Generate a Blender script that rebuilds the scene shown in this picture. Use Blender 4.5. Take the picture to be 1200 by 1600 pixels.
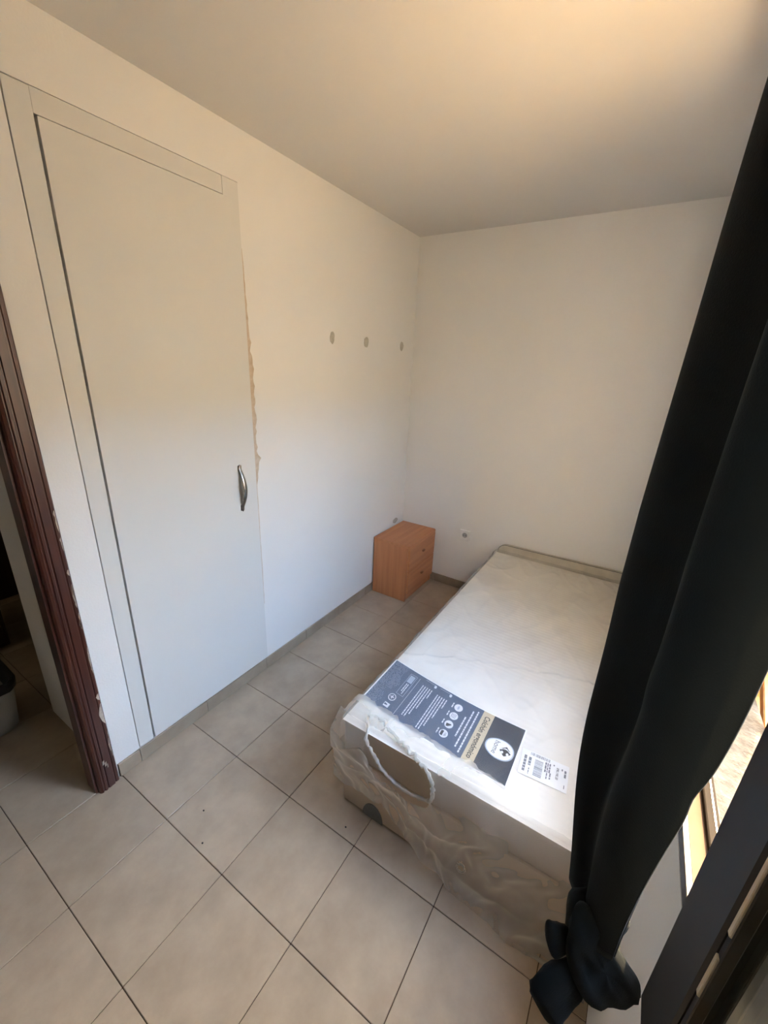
import bpy, bmesh, math, random
from mathutils import Vector, Matrix, noise
random.seed(7)
for o in list(bpy.data.objects): bpy.data.objects.remove(o)
SC = bpy.context.scene
COL = SC.collection
R = math.radians

# ------------------------------------------------------------------ camera
cam_d = bpy.data.cameras.new('camera'); cam = bpy.data.objects.new('camera', cam_d); COL.objects.link(cam)
cam_d.sensor_fit = 'HORIZONTAL'; cam_d.sensor_width = 36.0; cam_d.lens = 638.857 * 36 / 1200
cam_d.clip_start = 0.02
fx = Vector((0.80383605, 0.49195195, -0.33441126))
rx = Vector((0.53424407, -0.84427803, 0.04216492))
ux = Vector((0.26159296, 0.21255091, 0.94148353))
M = Matrix((rx, ux, -fx)).transposed().to_4x4(); M.translation = Vector((-0.181, -1.549, 1.668))
cam.matrix_world = M
SC.camera = cam

# ------------------------------------------------------------------ world, sun, exposure
SUN_AZ = Vector((-0.95, 0.312, 0)); SUN_EL = R(40)
sdir = Vector((SUN_AZ.x * math.cos(SUN_EL), SUN_AZ.y * math.cos(SUN_EL), -math.sin(SUN_EL)))
W = bpy.data.worlds.new('sky'); SC.world = W; W.use_nodes = True
nt = W.node_tree; bg = nt.nodes['Background']
sky = nt.nodes.new('ShaderNodeTexSky'); sky.sky_type = 'NISHITA'; sky.sun_disc = False
sky.sun_elevation = SUN_EL; sky.sun_rotation = math.atan2(-sdir.x, -sdir.y)
sky.dust_density = 2.0; sky.air_density = 1.0
tint = nt.nodes.new('ShaderNodeMix'); tint.data_type = 'RGBA'; tint.blend_type = 'MULTIPLY'; tint.inputs[0].default_value = 1
tint.inputs[7].default_value = (0.97, 1.0, 0.95, 1)          # the camera's white balance
nt.links.new(sky.outputs[0], tint.inputs[6]); nt.links.new(tint.outputs[2], bg.inputs['Color'])
bg.inputs["Strength"].default_value = 1.12
sun_d = bpy.data.lights.new('sun', 'SUN'); sun = bpy.data.objects.new('sun', sun_d); COL.objects.link(sun)
sun_d.energy = 5.0; sun_d.color = (1.0, 0.68, 0.33); sun_d.angle = R(0.6)
sun.rotation_euler = sdir.to_track_quat('-Z', 'Y').to_euler()
sun.location = (6, -6, 6)
# sampling portal in the open window (steers sky samples, gives no light of its own)
pd = bpy.data.lights.new('window_portal', 'AREA'); pd.shape = 'RECTANGLE'; pd.size = 1.11; pd.size_y = 1.25
pd.cycles.is_portal = True
po = bpy.data.objects.new('window_portal', pd); COL.objects.link(po)
po.location = (0.825, -1.947, 1.52); po.rotation_euler = (R(-90), 0, 0)
SC.view_settings.view_transform = 'Standard'; SC.view_settings.look = 'None'
SC.view_settings.gamma = 1.0; SC.view_settings.use_curve_mapping = False
SC.view_settings.exposure = 3.05

# ------------------------------------------------------------------ material helpers
def mat(name, col, rough=0.6, metal=0.0, var=0.0, scale=6.0, bump=0.0, bscale=60.0, col2=None, spec=0.5, stretch=None, coords='Object', sheen=0.0, detail=4.0):
    m = bpy.data.materials.new(name); m.use_nodes = True
    n = m.node_tree; b = n.nodes['Principled BSDF']
    b.inputs['Base Color'].default_value = (*col, 1); b.inputs['Roughness'].default_value = rough
    b.inputs['Metallic'].default_value = metal; b.inputs['Specular IOR Level'].default_value = spec
    if sheen: b.inputs['Sheen Weight'].default_value = sheen
    tc = n.nodes.new('ShaderNodeTexCoord'); mp = n.nodes.new('ShaderNodeMapping')
    n.links.new(tc.outputs[coords], mp.inputs['Vector'])
    if stretch: mp.inputs['Scale'].default_value = stretch
    if var or col2:
        t = n.nodes.new('ShaderNodeTexNoise'); t.inputs['Scale'].default_value = scale; t.inputs['Detail'].default_value = detail
        n.links.new(mp.outputs[0], t.inputs['Vector'])
        r = n.nodes.new('ShaderNodeValToRGB'); r.color_ramp.elements[0].position = 0.32; r.color_ramp.elements[1].position = 0.68
        c2 = col2 if col2 else tuple(c * (1 - var) for c in col)
        r.color_ramp.elements[0].color = (*c2, 1); r.color_ramp.elements[1].color = (*col, 1)
        n.links.new(t.outputs['Fac'], r.inputs['Fac']); n.links.new(r.outputs['Color'], b.inputs['Base Color'])
    if bump:
        t2 = n.nodes.new('ShaderNodeTexNoise'); t2.inputs['Scale'].default_value = bscale; t2.inputs['Detail'].default_value = 3
        n.links.new(mp.outputs[0], t2.inputs['Vector'])
        bp = n.nodes.new('ShaderNodeBump'); bp.inputs['Strength'].default_value = bump; bp.inputs['Distance'].default_value = 0.004
        n.links.new(t2.outputs['Fac'], bp.inputs['Height']); n.links.new(bp.outputs['Normal'], b.inputs['Normal'])
    return m

def tile_mat():
    # one shared material: mottling from world-space position so that every tile differs
    m = mat('floor_tile_ceramic', (0.60, 0.475, 0.36), rough=0.30, spec=0.5)
    n = m.node_tree; b = n.nodes['Principled BSDF']
    g = n.nodes.new('ShaderNodeNewGeometry')
    t = n.nodes.new('ShaderNodeTexNoise'); t.inputs['Scale'].default_value = 7.0; t.inputs['Detail'].default_value = 7; t.inputs['Roughness'].default_value = 0.62
    n.links.new(g.outputs['Position'], t.inputs['Vector'])
    r = n.nodes.new('ShaderNodeValToRGB'); e = r.color_ramp.elements
    e[0].position = 0.30; e[0].color = (0.375, 0.29, 0.21, 1); e[1].position = 0.70; e[1].color = (0.485, 0.385, 0.28, 1)
    n.links.new(t.outputs['Fac'], r.inputs['Fac'])
    oi = n.nodes.new('ShaderNodeObjectInfo'); mp = n.nodes.new('ShaderNodeMapRange')
    mp.inputs['To Min'].default_value = 0.94; mp.inputs['To Max'].default_value = 1.04
    n.links.new(oi.outputs['Random'], mp.inputs['Value'])
    mx = n.nodes.new('ShaderNodeMix'); mx.data_type = 'RGBA'; mx.blend_type = 'MULTIPLY'; mx.inputs[0].default_value = 1
    n.links.new(r.outputs['Color'], mx.inputs[6]); n.links.new(mp.outputs[0], mx.inputs[7])
    n.links.new(mx.outputs[2], b.inputs['Base Color'])
    return m

def wood_mat(name, c1, c2, axis='Z', rough=0.42, scale=5.0, spec=0.4):
    st = {'Z': (9, 9, 0.5), 'X': (0.5, 9, 9), 'Y': (9, 0.5, 9)}[axis]
    return mat(name, c1, rough=rough, col2=c2, scale=scale, stretch=st, spec=spec, bump=0.05, bscale=scale * 3, detail=6)

def schlick(n, f0=0.045, f1=0.9):
    lw = n.nodes.new('ShaderNodeLayerWeight'); lw.inputs['Blend'].default_value = 0.5
    pw = n.nodes.new('ShaderNodeMath'); pw.operation = 'POWER'; pw.inputs[1].default_value = 4.0
    n.links.new(lw.outputs['Facing'], pw.inputs[0])
    ma = n.nodes.new('ShaderNodeMath'); ma.operation = 'MULTIPLY_ADD'; ma.inputs[1].default_value = f1; ma.inputs[2].default_value = f0
    n.links.new(pw.outputs[0], ma.inputs[0])
    return ma.outputs[0]

def film_mat(name, lo, hi, white=0.75, rough=0.12, nscale=5.0):
    m = bpy.data.materials.new(name); m.use_nodes = True; n = m.node_tree
    for x in list(n.nodes): n.nodes.remove(x)
    out = n.nodes.new('ShaderNodeOutputMaterial'); tr = n.nodes.new('ShaderNodeBsdfTransparent')
    df = n.nodes.new('ShaderNodeBsdfDiffuse'); df.inputs['Color'].default_value = (white, white * 0.96, white * 0.87, 1)
    tl = n.nodes.new('ShaderNodeBsdfTranslucent'); tl.inputs['Color'].default_value = (white, white * 0.96, white * 0.87, 1)
    gl = n.nodes.new('ShaderNodeBsdfGlossy'); gl.inputs['Roughness'].default_value = rough; gl.inputs['Color'].default_value = (1, 1, 1, 1)
    md = n.nodes.new('ShaderNodeMixShader'); md.inputs[0].default_value = 0.45
    n.links.new(df.outputs[0], md.inputs[1]); n.links.new(tl.outputs[0], md.inputs[2])
    tc = n.nodes.new('ShaderNodeTexCoord'); t = n.nodes.new('ShaderNodeTexNoise')
    t.inputs['Scale'].default_value = nscale; t.inputs['Detail'].default_value = 3
    n.links.new(tc.outputs['Object'], t.inputs['Vector'])
    lw = n.nodes.new('ShaderNodeLayerWeight'); lw.inputs['Blend'].default_value = 0.5
    pw = n.nodes.new('ShaderNodeMath'); pw.operation = 'POWER'; pw.inputs[1].default_value = 2.2
    n.links.new(lw.outputs['Facing'], pw.inputs[0])
    ad = n.nodes.new('ShaderNodeMath'); ad.operation = 'MULTIPLY_ADD'; ad.inputs[1].default_value = 0.5; ad.inputs[2].default_value = -0.17
    n.links.new(t.outputs['Fac'], ad.inputs[0])
    sm = n.nodes.new('ShaderNodeMath'); sm.operation = 'ADD'; sm.use_clamp = True
    n.links.new(pw.outputs[0], sm.inputs[0]); n.links.new(ad.outputs[0], sm.inputs[1])
    mr = n.nodes.new('ShaderNodeMapRange'); mr.inputs['To Min'].default_value = lo; mr.inputs['To Max'].default_value = hi
    n.links.new(sm.outputs[0], mr.inputs['Value'])
    # stretched film gets whiter where it turns edge-on
    m1 = n.nodes.new('ShaderNodeMixShader'); n.links.new(mr.outputs[0], m1.inputs[0])
    n.links.new(tr.outputs[0], m1.inputs[1]); n.links.new(md.outputs[0], m1.inputs[2])
    m2 = n.nodes.new('ShaderNodeMixShader'); n.links.new(schlick(n, 0.05, 0.30), m2.inputs[0])
    n.links.new(m1.outputs[0], m2.inputs[1]); n.links.new(gl.outputs[0], m2.inputs[2])
    n.links.new(m2.outputs[0], out.inputs['Surface'])
    return m

def glass_mat(name):
    m = bpy.data.materials.new(name); m.use_nodes = True; n = m.node_tree
    for x in list(n.nodes): n.nodes.remove(x)
    out = n.nodes.new('ShaderNodeOutputMaterial'); tr = n.nodes.new('ShaderNodeBsdfTransparent'); tr.inputs['Color'].default_value = (0.93, 0.96, 0.94, 1)
    gl = n.nodes.new('ShaderNodeBsdfGlossy'); gl.inputs['Roughness'].default_value = 0.02
    mx = n.nodes.new('ShaderNodeMixShader'); n.links.new(schlick(n), mx.inputs[0]); n.links.new(tr.outputs[0], mx.inputs[1]); n.links.new(gl.outputs[0], mx.inputs[2])
    n.links.new(mx.outputs[0], out.inputs['Surface'])
    return m

def cloth_mat(name, col, trans):
    m = mat(name, col, rough=0.85, var=0.2, scale=25, bump=0.25, bscale=400, spec=0.2, sheen=0.05)
    n = m.node_tree; b = n.nodes['Principled BSDF']; out = [x for x in n.nodes if x.type == 'OUTPUT_MATERIAL'][0]
    t = n.nodes.new('ShaderNodeBsdfTranslucent'); t.inputs['Color'].default_value = (0.12, 0.13, 0.125, 1)
    a = n.nodes.new('ShaderNodeMixShader'); a.inputs[0].default_value = trans
    n.links.new(b.outputs[0], a.inputs[1]); n.links.new(t.outputs[0], a.inputs[2]); n.links.new(a.outputs[0], out.inputs['Surface'])
    return m

MT = {}
MT['wall'] = mat('white_wall_paint', (0.81, 0.795, 0.765), rough=0.82, var=0.03, scale=1.6, bump=0.10, bscale=140, spec=0.25)
MT['ceil'] = mat('white_ceiling_paint', (0.68, 0.665, 0.635), rough=0.88, var=0.02, scale=2, bump=0.05, bscale=120, spec=0.2)
MT['closet'] = mat('offwhite_lacquer', (0.71, 0.70, 0.665), rough=0.5, var=0.03, scale=1.5, spec=0.4)
MT['gap'] = mat('dark_gap', (0.10, 0.095, 0.08), rough=0.9)
MT['tile'] = tile_mat()
MT['grout'] = mat('brown_grout', (0.085, 0.052, 0.03), rough=0.95, var=0.25, scale=20)
MT['base'] = mat('baseboard_ceramic', (0.36, 0.29, 0.21), rough=0.4, col2=(0.29, 0.225, 0.16), scale=9)
MT['mahog'] = wood_mat('mahogany_varnish', (0.080, 0.024, 0.015), (0.048, 0.013, 0.009), 'Z', rough=0.34, scale=6, spec=0.5)
MT['chip'] = mat('bare_paint_chip', (0.62, 0.52, 0.42), rough=0.8, var=0.3, scale=60)
MT['filler'] = mat('plaster_filler', (0.64, 0.54, 0.43), rough=0.95, col2=(0.53, 0.42, 0.31), scale=40)
MT['filler2'] = mat('grey_filler', (0.53, 0.50, 0.43), rough=0.95, var=0.2, scale=50)
MT['beech_v'] = wood_mat('beech_veneer_upright', (0.60, 0.25, 0.105), (0.49, 0.185, 0.074), 'Z', scale=4)
MT['beech_h'] = wood_mat('beech_veneer_flat', (0.58, 0.25, 0.11), (0.48, 0.19, 0.08), 'X', scale=4)
MT['knob'] = wood_mat('beech_knob', (0.30, 0.12, 0.05), (0.22, 0.085, 0.035), 'Z', scale=8)
MT['plastic'] = mat('white_plastic', (0.80, 0.79, 0.76), rough=0.35)
MT['well'] = mat('grey_socket_well', (0.34, 0.335, 0.32), rough=0.5)
MT['hole'] = mat('black_hole', (0.02, 0.02, 0.02), rough=0.7)
MT['nickel'] = mat('satin_nickel', (0.42, 0.40, 0.36), rough=0.28, metal=1.0, var=0.1, scale=30)
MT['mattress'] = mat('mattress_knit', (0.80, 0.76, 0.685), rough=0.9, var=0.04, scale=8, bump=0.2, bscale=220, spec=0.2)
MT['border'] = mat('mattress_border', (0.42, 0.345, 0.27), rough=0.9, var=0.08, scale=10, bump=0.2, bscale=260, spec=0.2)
MT['bedbase'] = mat('taupe_bed_fabric', (0.50, 0.40, 0.30), rough=0.85, var=0.08, scale=7, bump=0.2, bscale=300, spec=0.2)
MT['headb'] = mat('grey_headboard_cloth', (0.58, 0.53, 0.43), rough=0.8, var=0.15, scale=16, bump=0.2, bscale=200)
MT['pad'] = mat('grey_felt_pad', (0.16, 0.155, 0.145), rough=0.95, var=0.15, scale=50)
MT['film'] = film_mat('clear_wrap', 0.03, 0.50, nscale=6)
MT['film2'] = film_mat('loose_wrap', 0.16, 0.64, white=0.88, nscale=7, rough=0.42)
MT['film3'] = film_mat('torn_wrap_edge', 0.35, 0.9, nscale=30, rough=0.1)
MT['paper_w'] = mat('white_paper', (0.85, 0.85, 0.84), rough=0.6)
MT['navy'] = mat('navy_print', (0.022, 0.032, 0.05), rough=0.5, var=0.1, scale=30)
MT['slate'] = mat('slate_blue_print', (0.072, 0.105, 0.165), rough=0.5, var=0.12, scale=18)
MT['tan'] = mat('tan_print', (0.60, 0.50, 0.335), rough=0.5, var=0.05, scale=30)
MT['ink'] = mat('black_ink', (0.02, 0.022, 0.02), rough=0.6)
MT['ink_g'] = mat('grey_ink', (0.16, 0.17, 0.19), rough=0.6)
MT['white_ink'] = mat('white_ink', (0.72, 0.74, 0.76), rough=0.6)
MT['pale_ink'] = mat('pale_blue_ink', (0.40, 0.46, 0.54), rough=0.6)
MT['curtain'] = cloth_mat('teal_blackout_cloth', (0.0032, 0.0068, 0.0086), 0.20)
MT['alu'] = mat('dark_bronze_aluminium', (0.017, 0.013, 0.009), rough=0.5, spec=0.4, var=0.2, scale=10)
MT['rail'] = mat('weathered_bronze_rail', (0.022, 0.017, 0.012), rough=0.9, spec=0.08, var=0.2, scale=10)
MT['sun_strip'] = mat('painted_sun_pale', (0.62, 0.52, 0.36), rough=0.5)
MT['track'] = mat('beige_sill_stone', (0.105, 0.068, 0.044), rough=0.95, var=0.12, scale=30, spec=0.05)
MT['glass'] = glass_mat('window_glass')
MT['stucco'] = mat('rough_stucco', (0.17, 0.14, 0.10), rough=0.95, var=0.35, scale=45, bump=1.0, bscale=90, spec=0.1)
MT['slat'] = wood_mat('orange_pine_slat', (0.52, 0.25, 0.06), (0.40, 0.17, 0.04), 'Z', rough=0.6)
MT['ground'] = mat('sunlit_terrace', (0.60, 0.42, 0.22), rough=0.95, var=0.12, scale=1.5)
MT['concrete'] = mat('light_block_concrete', (0.20, 0.185, 0.155), rough=0.95, var=0.15, scale=3)
MT['ochre'] = mat('ochre_render', (0.55, 0.40, 0.25), rough=0.95, var=0.1, scale=1)
MT['bin'] = mat('grey_bin_plastic', (0.40, 0.38, 0.33), rough=0.45)
MT['bag'] = mat('black_bin_bag', (0.018, 0.018, 0.018), rough=0.4, var=0.3, scale=12)
MT['linen'] = mat('crumpled_white_rubbish', (0.48, 0.46, 0.41), rough=0.9, var=0.2, scale=20)
MT['darkwood'] = wood_mat('dark_walnut', (0.05, 0.026, 0.013), (0.03, 0.015, 0.008), 'Z')
MT['rod'] = mat('black_rod', (0.02, 0.02, 0.02), rough=0.4, metal=0.6)

# ------------------------------------------------------------------ object helpers
def obj(name, bm, m, parent=None, smooth=False):
    me = bpy.data.meshes.new(name)
    bmesh.ops.recalc_face_normals(bm, faces=bm.faces)
    bm.to_mesh(me); bm.free()
    if m: me.materials.append(m)
    if smooth:
        for p in me.polygons: p.use_smooth = True
    o = bpy.data.objects.new(name, me); COL.objects.link(o)
    if parent: o.parent = parent
    return o

def bx(x0, x1, y0, y1, z0, z1, bm=None, bev=0.0, seg=1):
    t = bmesh.new()
    bmesh.ops.create_cube(t, size=1.0)
    for v in t.verts:
        v.co = Vector(((x0 + x1) / 2 + v.co.x * (x1 - x0), (y0 + y1) / 2 + v.co.y * (y1 - y0), (z0 + z1) / 2 + v.co.z * (z1 - z0)))
    if bev: bmesh.ops.bevel(t, geom=list(t.edges), offset=bev, segments=seg, affect='EDGES', profile=0.5)
    if bm is None: return t
    return merge(bm, t)

def merge(bm, t):
    me = bpy.data.meshes.new('tmp'); t.to_mesh(me); t.free(); bm.from_mesh(me); bpy.data.meshes.remove(me)
    return bm

def prism(pts, h0, h1, axis='Z', bm=None, bev=0.0):
    """closed outline pts extruded between h0 and h1 along an axis (pts are the other two coordinates in order)"""
    t = bmesh.new()
    def co(p, h):
        return {'Z': (p[0], p[1], h), 'Y': (p[0], h, p[1]), 'X': (h, p[0], p[1])}[axis]
    a = [t.verts.new(co(p, h0)) for p in pts]; b = [t.verts.new(co(p, h1)) for p in pts]
    t.faces.new(a); t.faces.new(b)
    n = len(pts)
    for i in range(n): t.faces.new((a[i], a[(i + 1) % n], b[(i + 1) % n], b[i]))
    if bev: bmesh.ops.bevel(t, geom=list(t.edges), offset=bev, segments=2, affect='EDGES')
    if bm is None: return t
    return merge(bm, t)

def sweep(path, radii, seg=10, bm=None, squash=None, up=Vector((0, 0, 1)), cap=True, fn=None):
    """tube through path points with radius per point; squash = (a, b) scale per point of the section"""
    t = bmesh.new(); rings = []
    n = len(path); path = [Vector(p) for p in path]
    for i, p in enumerate(path):
        d = (path[min(i + 1, n - 1)] - path[max(i - 1, 0)]).normalized()
        s = d.cross(up)
        if s.length < 1e-4: s = d.cross(Vector((1, 0, 0)))
        s.normalize(); u = s.cross(d).normalized()
        a, b = squash[i] if squash else (1, 1)
        ring = []
        for k in range(seg):
            th = 2 * math.pi * k / seg
            q = p + s * math.cos(th) * radii[i] * a + u * math.sin(th) * radii[i] * b
            if fn: q = fn(q, i, k)
            ring.append(t.verts.new(q))
        rings.append(ring)
    for i in range(n - 1):
        for k in range(seg):
            t.faces.new((rings[i][k], rings[i][(k + 1) % seg], rings[i + 1][(k + 1) % seg], rings[i + 1][k]))
    if cap: t.faces.new(rings[0]); t.faces.new(rings[-1])
    if bm is None: return t
    return merge(bm, t)

def empty(name, loc=(0, 0, 0)):
    o = bpy.data.objects.new(name, None); o.empty_display_size = 0.1; COL.objects.link(o); o.location = loc
    return o
def tag(o, label=None, cat=None, group=None, kind=None):
    if label: o['label'] = label
    if cat: o['category'] = cat
    if group: o['group'] = group
    if kind: o['kind'] = kind
    return o
def struct(name, bm, m, label=None, parent=None, smooth=False):
    o = obj(name, bm, m, parent, smooth)
    if parent is None: o['kind'] = 'structure'
    if label: o['label'] = label
    return o
def local(o, parent):
    """keep a part's world-space mesh while parenting it under an empty that is not at the origin"""
    o.parent = parent; o.matrix_parent_inverse = Matrix.Translation(-Vector(parent.location)); return o
def part(name, bm, m, root, smooth=False):
    o = obj(name, bm, m, None, smooth); return local(o, root)
def sub(name, bm, m, parent, smooth=False):
    # parent is a part whose mesh is in world coordinates
    o = obj(name, bm, m, None, smooth); o.parent = parent
    return o

T = 0.325                       # floor tile pitch
H = 2.503                       # ceiling height
XF = 2.657                      # far wall
YW = -1.763                     # window wall, inner face
YO = -1.945                     # window wall, outer face
XR = -1.60                      # wall behind the camera
YC = 2.05                       # end of the hallway

# ------------------------------------------------------------------ floor with single tiles
floor = struct('floor', bx(XR - .1, XF + .1, YO, YC + .1, -0.06, -0.0035), MT['grout'], 'beige ceramic tile floor with thin brown joints')
tm = bx(-T / 2 + .0013, T / 2 - .0013, -T / 2 + .0013, T / 2 - .0013, -0.006, 0.0, bev=0.0012)
tme = bpy.data.meshes.new('tile'); tm.to_mesh(tme); tm.free(); tme.materials.append(MT['tile'])
def add_tile(x0, x1, y0, y1):
    if x1 - x0 < 0.02 or y1 - y0 < 0.02: return
    full = abs(x1 - x0 - T) < 1e-4 and abs(y1 - y0 - T) < 1e-4
    if full:
        o = bpy.data.objects.new('tile', tme); COL.objects.link(o); o.location = ((x0 + x1) / 2, (y0 + y1) / 2, 0); o.parent = floor
    else:
        obj('tile', bx(x0 + .0013, x1 - .0013, y0 + .0013, y1 - .0013, -0.006, 0, bev=0.0012), MT['tile'], floor)
for i in range(-5, 9):
    for j in range(-7, 6):
        x0, x1, y0, y1 = i * T, (i + 1) * T, -(j + 1) * T, -j * T
        x0 = max(x0, XR); x1 = min(x1, XF); y0 = max(y0, YW); y1 = min(y1, YC)
        if x1 <= x0 or y1 <= y0: continue
        if y0 >= -0.001:                      # hallway side of the left wall
            if x0 > 1.9: continue
            if x0 > 0.33 and y1 < 0.66: continue
        add_tile(x0, x1, y0, y1)

# ------------------------------------------------------------------ room shell
WX0, WX1, WZ0, WZ1 = 0.410, 1.138, 0.068, 2.325          # wardrobe opening in the left wall
DX0, DX1, DZ = -0.62, 0.235, 2.06                         # doorway in the left wall
b = bmesh.new()
bx(XR, DX0, 0, .115, 0, H, b); bx(DX0, DX1, 0, .115, DZ, H, b); bx(DX1, WX0, 0, .062, 0, H, b)
bx(WX0, WX1, 0, .115, WZ1, H, b); bx(WX0, WX1, 0, .115, 0, WZ0, b); bx(WX1, XF, 0, .115, 0, H, b)
wall_left = struct('wall_left', b, MT['wall'], 'white painted wall holding the doorway and the fitted wardrobe')
wall_back = struct('wall_back', bx(XF, XF + .1, YO, .115, 0, H), MT['wall'], 'white painted end wall behind the bed head and bedside cabinet')
struct('wall_rear', bx(XR - .1, XR, YO, YC, 0, H), MT['wall'], 'white wall behind the viewpoint')
struct('ceiling', bx(XR - .1, XF + .1, YO, YC + .1, H, H + .1), MT['ceil'], 'plain white ceiling')
O0, O1, OZ0, OZ1 = 0.27, 1.38, 0.905, 2.15
b = bmesh.new()
bx(XR, O0, YO, YW, 0, H, b)
bx(O0, O1, YO, YW, 0, 0.875, b); bx(O0, O1, YO, YW, OZ1, H, b); bx(O1, XF, YO, YW, 0, H, b)
wall_right = struct('wall_right', b, MT['wall'], 'white window wall mostly hidden by the dark curtain')
# hallway beyond the doorway
struct('wall_hall_side', bx(.312, 1.9, .115, .612, 0, H), MT['wall'], 'white hallway wall end seen through the doorway')
struct('wall_hall_end', bx(XR, 2.0, YC, YC + .1, 0, H), MT['wall'], 'dim end wall of the hallway')
struct('wall_hall_right', bx(1.9, 2.0, .115, YC, 0, H), MT['wall'], 'dim right wall of the hallway')

# filler marks on the left wall
def blob(cx, cz, rx_, rz_, seed, y=-0.0012):
    pts = []
    for k in range(22):
        a = 2 * math.pi * k / 22
        r = 1 + 0.22 * noise.noise(Vector((math.cos(a) * 1.3 + seed, math.sin(a) * 1.3, seed * 2.1)))
        pts.append((cx + rx_ * r * math.cos(a), cz + rz_ * r * math.sin(a)))
    return prism(pts, 0.0, y, 'Y')
for k, (cx, cz, a, c) in enumerate([(1.723, 1.807, .019, .033), (2.052, 1.806, .023, .031), (2.487, 1.807, .022, .030)]):
    obj('filler_patch', blob(cx, cz, a, c, k + 1), MT['filler2'], wall_left)
obj('filler_patch', blob(2.53, .492, .035, .022, 9), MT['filler2'], wall_left)
b = bmesh.new(); N = 90; L = []; Rr = []
for k in range(N + 1):
    z = .42 + (2.10 - .42) * k / N
    if z < 1.10: w = .0022 + .0035 * max(0, noise.noise(Vector((z * 30, 3, 0))))
    elif z < 1.22: w = .004 + .020 * (z - 1.10) / .12
    elif z < 1.34: w = .024 + .016 * (1 - (z - 1.22) / .12) - .012
    else: w = .024 * max(0.06, 1 - abs(z - 1.50) / .62)
    w *= 1 + .65 * noise.noise(Vector((z * 26, 1.7, 0))) + .35 * noise.noise(Vector((z * 80, 4.1, 0)))
    w = max(.0012, w)
    L.append(b.verts.new((WX1 - .001, -.0012, z))); Rr.append(b.verts.new((WX1 + w, -.0012, z)))
for k in range(N): b.faces.new((L[k], L[k + 1], Rr[k + 1], Rr[k]))
obj('filler_strip', b, MT['filler'], wall_left)

# baseboards of ceramic strips
def baseboard(name, label): return struct(name, bmesh.new(), MT['base'], label)
bb_left = struct('baseboard_left', bx(.318, XF, -.004, 0, 0, .066), MT['grout'], 'beige ceramic skirting along the left wall')
cuts = [.318, .406, .735, 1.120, 1.45, 1.78, 2.11, 2.44, XF]
for a, c in zip(cuts, cuts[1:]):
    obj('skirting_tile', bx(a + .001, c - .001, -.010, -.001, .001, .068, bev=.0012), MT['base'], bb_left)
bb_back = struct('baseboard_back', bx(XF - .004, XF, YW, -.010, 0, .066), MT['grout'], 'beige ceramic skirting along the end wall')
for k in range(6):
    y1 = -.012 - k * .325; y0 = max(YW, y1 - .325)
    if y1 - y0 > .02: obj('skirting_tile', bx(XF - .010, XF - .001, y0 + .001, y1 - .001, .001, .068, bev=.0012), MT['base'], bb_back)

# ------------------------------------------------------------------ doorway: mahogany casing
door = tag(empty('door_1', (DX1, 0, 0)), 'worn mahogany door casing at the doorway beside the wardrobe', kind='structure')
prof = [(.311, -.001), (.311, -.010), (.307, -.014), (.299, -.015), (.297, -.012), (.294, -.012), (.292, -.018), (.270, -.020), (.268, -.016), (.265, -.016), (.263, -.021), (.256, -.022), (.253, -.018), (.250, -.018), (.247, -.022), (.240, -.020), (.236, -.014), (.234, -.001)]
arch = part('architrave', prism(prof, 0.0, DZ + .075, 'Z'), MT['mahog'], door)
part('architrave', prism([(DX0 + (DX1 - x), y) for x, y in prof], 0.0, DZ + .075, 'Z'), MT['mahog'], door)
part('head_architrave', prism([(y, DZ + (x - DX1)) for x, y in prof], DX0, DX1, 'X'), MT['mahog'], door)
part('jamb', bx(.227, .2355, -.001, .064, 0, DZ), MT['mahog'], door)
part('jamb', bx(DX0 - .002, DX0 + .02, -.001, .122, 0, DZ), MT['mahog'], door)
part('head_jamb', bx(DX0, DX1, -.001, .122, DZ - .02, DZ), MT['mahog'], door)
# chips of bare paint along the outer edge and one scratch on the face
for k in range(26):
    z = .10 + random.random() ** 1.2 * 1.25; hh = random.uniform(.006, .07); w = random.uniform(.0008, .0045)
    if k < 6: w *= 2.2; hh *= 2
    w *= 1.5
    prism_pts = [(.3072, z), (.3072 - w * .6, z + hh * .2), (.3072 - w, z + hh * .55), (.3072 - w * .5, z + hh * .9), (.3072, z + hh)]
    b = prism(prism_pts, -.0135, -.0156, 'Y')
    part('paint_chip', b, MT['chip'], door)
for k in range(5):
    x = .264 + k * .0035; z = .128 - k * .006 + (k % 2) * .008
    part('paint_scratch', prism([(x, z), (x + .003, z + .004), (x + .0035, z + .022), (x + .001, z + .018)], -.0203, -.0226, 'Y'), MT['chip'], door)

# ------------------------------------------------------------------ fitted wardrobe, flush with the wall
wr = tag(empty('wardrobe', (WX0, 0, WZ0)), 'tall off-white flush fitted wardrobe with a bow handle', 'wardrobe')
part('carcass', bx(WX0 + .001, WX1 - .001, .026, .108, WZ0 + .002, WZ1 - .001), MT['gap'], wr)
part('stile', bx(WX0 + .003, .4725, -.001, .026, WZ0 + .002, WZ1 - .003, bev=.0012), MT['closet'], wr)
part('stile', bx(1.0915, WX1 - .0006, -.001, .026, WZ0 + .002, 2.2605, bev=.0003), MT['closet'], wr)
part('top_rail', bx(.4725, 1.0632, -.001, .026, 2.2645, WZ1 - .002, bev=.0008), MT['closet'], wr)
part('rail_end', bx(1.0645, WX1 - .0006, -.001, .026, 2.2605, WZ1 - .002, bev=.0003), MT['closet'], wr)
dleaf = part('door', bx(.4785, 1.0911, -.004, .020, WZ0 + .003, 2.2615, bev=.0008), MT['closet'], wr)
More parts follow.
